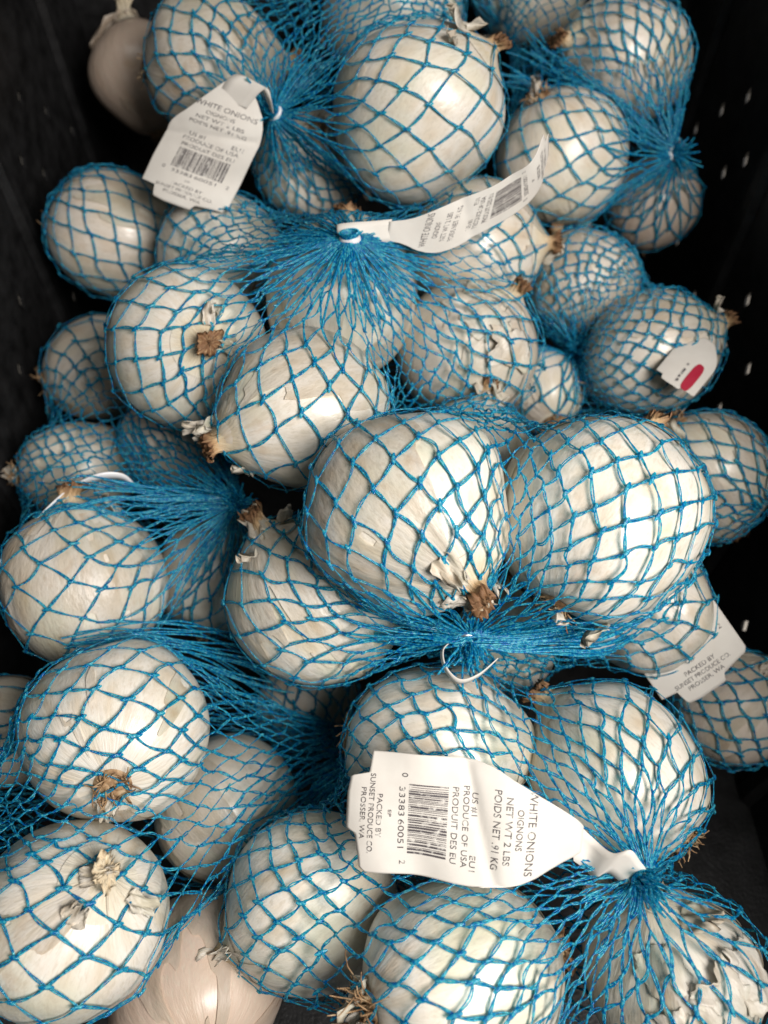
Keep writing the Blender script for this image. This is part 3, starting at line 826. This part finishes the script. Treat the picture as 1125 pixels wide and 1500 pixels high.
def tie_parts(bag, T, td, frame, rg, tuft=0.014, clip='metal', tuft_dir=None):
    loc0 = np.array(bag.location); tx, ty = frame
    dd = td if tuft_dir is None else unit(tuft_dir)
    if tuft:
        n = 60
        a = rg.uniform(0, 6.28, n); rr = 0.0026 * np.sqrt(rg.uniform(0, 1, n)); s = np.linspace(0, 1, 6)[None, :]
        sp = rg.normal(size=(n, 3)) * 0.42; L = tuft * rg.uniform(0.5, 1.1, n)
        base = T + rr[:, None] * (np.cos(a)[:, None] * tx + np.sin(a)[:, None] * ty)
        path = base[:, None] - td * 0.003 + dd * (s * (L[:, None] + 0.003))[..., None] + sp[:, None] * (L[:, None] * s**1.8)[..., None] + \
            0.0009 * np.sin(s * 9 + a[:, None])[..., None] * tx
        v, f = tubes(path, 0.00050, 4)
        mesh_obj("net_tail", v - loc0, [f], M_NET, bag)
    # gathered neck wound round with the same net
    n = 30
    s = np.linspace(0, 1, 8)[None, :]; a = (np.arange(n) / n * 6.283)[:, None] + 1.5 * s
    rr = 0.0040 - 0.0012 * np.sin(s * math.pi)
    path = T + td * ((s - 0.5) * 0.007)[..., None] + rr[..., None] * (np.cos(a)[..., None] * tx + np.sin(a)[..., None] * ty)
    v, f = tubes(path, 0.0007, 4)
    mesh_obj("gathered_neck", v - loc0, [f], M_NET, bag)
    if clip:
        nr, nc = 9, 20
        tt = np.array([-1, -1, -.8, 0, .8, 1, 1, .8, -.8])[:, None] * 0.0017
        rr = np.array([.0034, .0042, .0046, .0047, .0046, .0042, .0034, .0033, .0033])[:, None]
        ph = np.arange(nc)[None, :] / nc * 6.283
        v = T + tt[..., None] * td + rr[..., None] * (np.cos(ph)[..., None] * tx + 0.8 * np.sin(ph)[..., None] * ty)
        mesh_obj("clip", v.reshape(-1, 3) - loc0, [grid_faces(nr, nc, True)], M_METAL if clip == 'metal' else M_WHITEPL, bag)

# key: onions, tie pixel+depth, strands round, rows, tie direction, label, show tuft/clip
BAGS = {
'A': (('A1', 'A2', 'A3', 'A4'), (403, 166, .385), 50, 32, (-.5, .1, .8), "blue net bag at the top holding the big round onion, tied by the small tag", .010, 'white'),
'C': (('C0', 'C1', 'C2', 'C3'), (986, 226, .432), 39, 31, (.6, -.1, .7), "blue net bag in the top right corner with its knot by the crate wall", .010, 'white'),
'B': (('B1', 'B2', 'B3', 'B4', 'B5', 'B6'), (513, 352, .345), 54, 33, (-.1, .75, .6), "blue net bag in the middle whose strands fan down from the curled tag", 0, 'white'),
'K': (('K1',), (268, 452, .475), 16, 15, None, "blue net round the lone onion against the left crate wall", 0, None),
'D': (('D1', 'D2', 'D3'), (838, 514, .432), 37, 29, (-.1, .1, .9), "blue net bag with dark pinched knot and red printed tag by the crate wall", .008, None),
'I': (('I1',), (928, 640, .43), 18, 16, None, "blue net round the onion with root spots at the right crate wall", 0, None),
'E': (('E1', 'E2', 'E3', 'E4', 'E5', 'E6'), (685, 932, .300), 49, 32, (0, -.8, .5), "blue net bag in the centre holding the two biggest onions, closed with a silver clip", .010, 'metal'),
'F': (('F1', 'F2', 'F3', 'F4', 'F5'), (345, 738, .365), 45, 31, (.4, .1, .9), "blue net bag on the left with a dark wide knot and thin white strap", .009, 'white'),
'X': (('X1',), (430, 960, .45), 18, 15, None, "blue net deep in the dark gap below the centre left onion", 0, None),
'G': (('G1', 'G2', 'G3', 'X2'), (545, 1085, .392), 42, 30, (.6, .5, .3), "blue net bag in the lower left corner stretched over three onions", 0, None),
'H': (('H1', 'H2', 'H3', 'H4', 'H5'), (938, 1284, .262), 46, 30, (.1, -.1, 1), "blue net bag at the lower right tied beside the large barcode tag", .010, 'metal'),
'J': (('J1',), (985, 985, .40), 17, 15, None, "blue net round the dim onion at the right edge under the half hidden tag", 0, None),
}
bags = {}
for bi, (bk, (keys, tp, N, M, tdir, label, tuft, clip)) in enumerate(BAGS.items()):
    rg = np.random.default_rng(100 + bi)
    T = P(*tp); dd_ = tp[2]
    while np.abs(push_out(T[None].copy(), [onions[k] for k in keys], 0.004)[0] - T).max() > 1e-6:   # along the sight line until clear of the bulbs
        dd_ -= 0.002; T = P(tp[0], tp[1], dd_)
    td = None if tdir is None else CD(*tdir)
    p, ed, ons, td, frame = build_net(keys, T, N, M, 40 + bi, twist=0.3 * bi, tie_dir=td)
    bag = empty("net_bag", T)
    tag(bag, label, "net bag", "blue net bags of onions")
    net_mesh(p, ed, ons, N, bag, rg, fan=4 if tdir is not None and bk != 'H' else 0)
    if tdir is not None:
        tie_parts(bag, T, td, frame, rg, tuft, clip)
    bags[bk] = bag

# ------------------------------------------------------------------ paper tags
AMIN = np.array([(0, 34), (30, 31), (36, 4), (60, 0), (112, 0), (118, 14), (150, 20), (168, 22), (175, 30)], float)
AMAX = np.array([(0, 186), (3, 202), (10, 220), (20, 238), (40, 282), (58, 320), (64, 332), (72, 342), (112, 342), (120, 334), (140, 308), (158, 282), (168, 256), (173, 232), (175, 212)], float)
AMAX_B = np.array([(0, 236), (6, 256), (18, 276), (36, 298), (46, 316), (52, 342), (123, 342), (129, 316), (139, 298), (157, 276), (169, 256), (175, 236)], float)
LINES = [("WHITE ONIONS", 262, 13.5, 92, 124), ("OIGNONS", 245, 10, 88, 58), ("NET WT 2 LBS", 229, 10, 92, 96), ("POIDS NET .91 KG", 213, 10, 92, 113),
         ("US #1", 182, 9.5, 62, 32), ("EU1", 182, 9.5, 143, 22), ("PRODUCE OF USA", 169, 9.5, 94, 112), ("PRODUIT DES EU", 153, 9.5, 94, 106),
         ("0", 80, 9, 30, 6), ("33383", 77, 9, 68, 42), ("60051", 77, 9, 115, 42), ("2", 80, 9, 157, 6),
         ("EP", 62, 5, 86, 10), ("PACKED BY", 46, 8, 90, 62), ("SUNSET PRODUCE CO.", 34, 8, 88, 114), ("PROSSER, WA", 22, 8, 88, 74)]

font_cache = {}
def text_geo(txt):
    """flat mesh of a line of text scaled to unit length and unit height"""
    if txt in font_cache: return font_cache[txt]
    cu = bpy.data.curves.new("line", 'FONT'); cu.body = txt; cu.resolution_u = 3
    ob = bpy.data.objects.new("line", cu); col.objects.link(ob)
    dg = bpy.context.evaluated_depsgraph_get(); dg.update()
    me = bpy.data.meshes.new_from_object(ob.evaluated_get(dg))
    bm = bmesh.new(); bm.from_mesh(me); bmesh.ops.triangulate(bm, faces=bm.faces)
    v = np.array([x.co[:] for x in bm.verts]); f = np.array([[q.index for q in x.verts] for x in bm.faces])
    bm.free(); bpy.data.objects.remove(ob); bpy.data.curves.remove(cu); bpy.data.meshes.remove(me)
    v[:, 0] -= v[:, 0].min(); v[:, 0] /= v[:, 0].max()
    v[:, 1] /= 0.73
    font_cache[txt] = (v, f)
    return v, f

class Surface:
    """stations: (a, left edge (px,py,d), right edge (px,py,d)); a up the tag, b across (0..175)"""
    def __init__(self, st, bulge=0.0, wave=0.0005):
        self.a = np.array([s[0] for s in st], float)
        self.L = np.array([P(*s[1]) for s in st]); self.Rr = np.array([P(*s[2]) for s in st]); self.bulge = bulge; self.wave = wave
    def at(self, a, b):
        a = np.asarray(a, float); b = np.asarray(b, float)
        i = np.clip(np.searchsorted(self.a, a) - 1, 0, len(self.a) - 2)
        f = ((a - self.a[i]) / (self.a[i + 1] - self.a[i]))[..., None]
        def cr(K):
            g = lambda q: K[np.clip(q, 0, len(K) - 1)]
            p1, p2 = g(i), g(i + 1)
            p0 = np.where((i == 0)[..., None], 2 * p1 - p2, g(i - 1)); p3 = np.where((i == len(K) - 2)[..., None], 2 * p2 - p1, g(i + 2))
            return 0.5 * (2 * p1 + (p2 - p0) * f + (2 * p0 - 5 * p1 + 4 * p2 - p3) * f**2 + (3 * p1 - p0 - 3 * p2 + p3) * f**3)
        L, R = cr(self.L), cr(self.Rr); u = (b / 175.0)[..., None]
        return L * (1 - u) + R * u
    def normal(self, a, b):
        e = 1.0
        n = unit(np.cross(self.at(a, np.asarray(b) + e) - self.at(a, np.asarray(b) - e), self.at(np.asarray(a) + e, b) - self.at(np.asarray(a) - e, b)))
        p = self.at(a, b); s = np.sign((n * (CAM - p)).sum(-1, keepdims=True))
        return n * s
    def point(self, a, b, h=0.0):
        n = self.normal(a, b)
        u = np.asarray(b, float) / 175 - 0.5
        aa = np.asarray(a, float)
        crease = np.sin(aa / 31 + u * 2.2) + 0.6 * np.sin(aa / 17 - u * 3.1) - 1.2 * np.exp(-((aa - 195 - 50 * u) / 9) ** 2)
        return self.at(a, b) + n * (h + self.bulge * (0.25 - u * u) * 4 + self.wave * crease)[..., None]

def make_tag(bag, surf, strap=None, printed=True, amax_tab=AMAX, name="tag"):
    loc0 = np.array(bag.location)
    nb, na = 71, 60
    b = np.linspace(0, 175, nb)[:, None]; s = np.linspace(0, 1, na)[None, :]
    amin = np.interp(b, AMIN[:, 0], AMIN[:, 1]); amax = np.interp(b, amax_tab[:, 0], amax_tab[:, 1])
    a = amin + (amax - amin) * s
    v = surf.point(a, b + 0 * s)
    o = mesh_obj(name, v.reshape(-1, 3) - loc0, [grid_faces(nb, na)], M_TAG, bag)
    so = o.modifiers.new("thickness", 'SOLIDIFY'); so.thickness = 0.00025; so.offset = 0
    if strap is not None:
        pts = catmull([P(*q[:3]) for q in strap], 40); wv = catmull([np.array(q[3]) for q in strap], 40)
        wd = RIGHT * wv[:, :1] + UP * wv[:, 1:2] - FWD * wv[:, 2:3]
        u = np.linspace(-1, 1, 5)
        sv = pts[:, None] + wd[:, None] * u[None, :, None]
        st = mesh_obj("strap", sv.reshape(-1, 3) - loc0, [grid_faces(40, 5)], M_TAG, o)
        so = st.modifiers.new("thickness", 'SOLIDIFY'); so.thickness = 0.00025; so.offset = 0
    if printed:
        for (txt, a0, h, bc, ln) in LINES:
            tv, tf = text_geo(txt)
            bb = bc - ln / 2 + tv[:, 0] * ln; aa = a0 + tv[:, 1] * h
            pv = surf.point(aa, bb, np.full(len(bb), 0.0003))
            mesh_obj("print_line", pv - loc0, [tf], M_INK, o, smooth=False)
        rg = np.random.default_rng(5)
        bars = []; x = 42.0
        while x < 144:
            wb = rg.choice([1.0, 1.0, 2.0, 3.0]); bars.append((x, x + wb)); x += wb + rg.choice([1.0, 1.3, 2.0])
        V = []; Fq = []
        for (b0, b1) in bars:
            aa = np.linspace(91, 147, 8)
            for q in aa: V += [(q, b0), (q, b1)]
            k = len(V) - 16
            Fq += [[k + 2 * i, k + 2 * i + 1, k + 2 * i + 3, k + 2 * i + 2] for i in range(7)]
        V = np.array(V)
        mesh_obj("barcode", surf.point(V[:, 0], V[:, 1], np.full(len(V), 0.0003)) - loc0, [np.array(Fq)], M_INK, o, smooth=False)
    return o

# large tag, lower right
sH = Surface([(0, (514, 1098, .2655), (505, 1272, .2640)), (100, (612, 1104, .2610), (604, 1283, .2590)), (200, (712, 1116, .2590), (702, 1299, .2560)),
              (280, (795, 1128, .2600), (780, 1304, .2560)), (345, (862, 1140, .2640), (846, 1308, .2600))], 0.0015, 0.0009)
make_tag(bags['H'], sH, [(838, 1228, .2612, (-.0005, .0075, 0)), (862, 1250, .2640, (.001, .006, .002)), (884, 1268, .2600, (.002, .0055, .003)), (906, 1262, .2570, (.003, .005, .003)),
                         (922, 1276, .2590, (.003, .004, .002)), (938, 1292, .2610, (.003, .003, .001))])
# small upper tag
cA = lambda a: (262 + a / 270 * 70, 302 - a / 270 * 142)
def stA(a, d): 
    x, y = cA(a); return (a, (x - 63, y - 23, d), (x + 63, y + 23, d + 0.004))
sA = Surface([stA(0, .392), stA(100, .387), stA(200, .380), stA(345, .372)], 0.0045)
make_tag(bags['A'], sA, [(340, 150, .3738, (.0070, -.0030, 0)), (356, 127, .369, (.0072, -.0034, 0)), (372, 119, .368, (.0065, -.0040, .001)), (386, 136, .371, (.0040, -.0045, .003)), (396, 162, .379, (.002, -.003, .003))])
# curled tag in the middle
sB = Surface([(0, (804, 240, .334), (803, 168, .316)), (60, (785, 284, .337), (779, 234, .318)), (120, (737, 322, .340), (746, 260, .322)), (200, (668, 362, .342), (694, 284, .327)),
              (270, (612, 373, .343), (634, 304, .331)), (345, (560, 372, .345), (572, 304, .333))], 0.0)
make_tag(bags['B'], sB, [(572, 338, .3392, (.0006, .0042, .0022)), (545, 341, .338, (0.0002, .0043, .002)), (514, 343, .336, (-.0002, .0046, .001)), (495, 347, .3375, (-.0005, .0046, .001)), (503, 358, .343, (0, .0040, .002))], amax_tab=AMAX_B)
# half hidden tag at the right edge
def stJ(a, d):
    x, y = 1046 - .48 * a, 1008 - .70 * a; return (a, (x - 60, y + 41, d + .004), (x + 60, y - 41, d - .004))
sJ = Surface([stJ(0, .352), stJ(100, .352), stJ(200, .358), stJ(345, .366)], 0.001)
make_tag(bags['J'], sJ)
# tag with red print by the right crate wall: its face side, no small print
def stD(a, d):
    x, y = 980 + .155 * a, 564 - .19 * a; return (a, (x - 24, y - 16, d + .002), (x + 32, y + 22, d - .006))
sD = Surface([stD(0, .378), stD(100, .380), stD(200, .383), stD(345, .390)], 0.0015, 0.0)
tD = make_tag(bags['D'], sD, printed=False)
locD = np.array(bags['D'].location)
q = np.linspace(0, 2 * math.pi, 41)[:-1]
ea = 105 + 92 * np.sign(np.cos(q)) * np.abs(np.cos(q)) ** 0.6; eb = 128 + 20 * np.sign(np.sin(q)) * np.abs(np.sin(q)) ** 0.6
ring1 = sD.point(ea, eb, np.full(40, .0004)); ring0 = sD.point(np.array([105.0]), np.array([128.0]), np.array([.0004]))
mesh_obj("red_logo", np.concatenate([ring1, ring0]) - locD, [np.array([[k, (k + 1) % 40, 40] for k in range(40)])], M_RED, tD, smooth=False)
for (a0, b0, la, lb) in ((30, 84, 22, 9), (62, 82, 14, 8), (84, 82, 40, 9), (150, 80, 12, 9)):
    ge = [(a0 + la * i / 4, b0 + lb * k) for i in range(5) for k in (0, 1)]
    ge = np.array(ge)
    mesh_obj("print_line", sD.point(ge[:, 0], ge[:, 1], np.full(10, .0004)) - locD, [grid_faces(5, 2)], M_INK, tD, smooth=False)

# ------------------------------------------------------------------ small white straps and scraps
def ribbon(name, pts, half, parent, mat, n=40, th=0.0006):
    loc0 = np.array(parent.location) if parent is not None else np.array([0, 0, 0.])
    c = catmull([P(*q[:3]) for q in pts], n)
    wd = catmull([np.array(q[3]) for q in pts], n) * half
    wd = RIGHT * wd[:, :1] + UP * wd[:, 1:2] - FWD * wd[:, 2:3]
    v = c[:, None] + wd[:, None] * np.linspace(-1, 1, 3)[None, :, None]
    o = mesh_obj(name, v.reshape(-1, 3) - loc0, [grid_faces(n, 3)], mat, parent)
    so = o.modifiers.new("thickness", 'SOLIDIFY'); so.thickness = th; so.offset = 0
    return o
ribbon("clip_strap", [(662, 938, .300, (.3, .2, 1)), (648, 952, .297, (.3, .2, 1)), (652, 978, .294, (.3, .5, 1)), (672, 998, .292, (.3, .8, .8)), (700, 990, .292, (.2, .8, .8)), (728, 966, .294, (.2, .6, 1))],
       0.0013, bags['E'], M_TAG, th=0.0003)
ribbon("strap", [(196, 714, .372, (.6, .4, .8)), (178, 698, .368, (.3, .6, .6)), (140, 700, .362, (.1, .7, .6)), (90, 728, .352, (.4, .5, .8)), (40, 778, .345, (.4, .4, .9)), (-10, 836, .338, (.4, .4, .9))],
       0.0022, bags['F'], M_WHITEPL)
def band(bk, pts, n, spread, seed):
    """bunched net: many strands lying side by side along a line, fanning out onto the bulbs at the loose end"""
    rg = np.random.default_rng(seed); bag = bags[bk]; loc0 = np.array(bag.location)
    ons = [onions[k] for k in BAGS[bk][0]]
    K = 26
    c = catmull([P(*q[:3]) for q in pts], 60); w = catmull([[q[3]] for q in pts], 60)[:, 0]
    t0 = rg.uniform(0, 0.45, n) ** 1.3; t1 = 1 - (rg.uniform(0, 0.35, n) ** 1.5 if pts[-1][3] > 0.004 else np.zeros(n))
    s = t0[:, None] + (t1 - t0)[:, None] * np.linspace(0, 1, K)[None]
    g = s * 59; i0 = np.minimum(g.astype(int), 58); fr = (g - i0)[..., None]
    cc = c[i0] * (1 - fr) + c[i0 + 1] * fr; ww = w[i0] * (1 - fr[..., 0]) + w[i0 + 1] * fr[..., 0]
    a = rg.uniform(0, 6.28, n)[:, None]; r = np.sqrt(rg.uniform(0, 1, n))[:, None]
    tg = unit(c[-1] - c[0]); sd = unit(np.cross(FWD, tg))
    wave = 0.0006 * np.sin(s * 16 + a * 3) + 0.0012 * np.sin(s * 6 + a * 7)
    path = cc + (r * np.cos(a + 1.4 * s) * ww + wave)[..., None] * sd - (r * np.sin(a + 1.4 * s) * ww * 0.5)[..., None] * FWD
    path = push_out(path.reshape(-1, 3), ons, 0.0012, True).reshape(path.shape)
    v, f = tubes(path, spread * rg.uniform(0.7, 1.1, (n, 1)), 4)
    mesh_obj("bunched_net", v - loc0, [f], M_NET, bag)
band('E', [(545, 880, .312, .020), (610, 915, .303, .010), (660, 928, .298, .005), (685, 931, .297, .0035), (745, 936, .298, .004), (810, 932, .303, .006), (880, 920, .312, .012), (930, 890, .330, .018)], 60, 0.0005, 3)
band('F', [(60, 765, .350, .026), (130, 748, .350, .017), (200, 740, .355, .010), (270, 736, .360, .006), (345, 737, .362, .003)], 24, 0.00045, 4)
band('F', [(175, 600, .420, .024), (192, 650, .400, .014), (215, 700, .385, .008), (270, 724, .372, .006), (345, 737, .364, .003)], 22, 0.00045, 5)
band('C', [(740, 80, .440, .026), (800, 112, .438, .016), (860, 142, .430, .010), (920, 180, .428, .006), (984, 225, .430, .003)], 40, 0.0005, 6)
band('G', [(90, 950, .330, .012), (180, 942, .335, .010), (250, 950, .345, .012), (330, 975, .365, .016), (430, 1020, .385, .024)], 26, 0.00045, 8)
band('B', [(300, 430, .385, .024), (370, 405, .370, .015), (430, 385, .358, .009), (480, 362, .347, .005), (513, 352, .344, .003)], 16, 0.00042, 7)
# small square scrap of white plastic on the centre net
bm = bmesh.new()
bmesh.ops.create_cube(bm, size=1.0)
for v in bm.verts: v.co = Vector((v.co.x * 0.0112 * (1 + .12 * v.co.y), v.co.y * 0.0105, v.co.z * 0.0016))
bmesh.ops.bevel(bm, geom=list(bm.edges), offset=0.0006, segments=2, affect='EDGES')
me = bpy.data.meshes.new("plastic_scrap"); bm.to_mesh(me); bm.free(); me.materials.append(M_WHITEPL)
sc = bpy.data.objects.new("plastic_scrap", me); col.objects.link(sc)
zz = CD(.1, -.3, 1); xx = unit(np.cross(CD(-.25, 1, 0), zz)); yy = np.cross(zz, xx)
mm = Matrix.Identity(4)
for r_ in range(3): mm[r_][0], mm[r_][1], mm[r_][2] = xx[r_], yy[r_], zz[r_]
mm.translation = Vector(P(881, 932, .318)); sc.matrix_world = mm
tag(sc, "small square scrap of white plastic caught on the net below the big right centre onion", "plastic scrap")
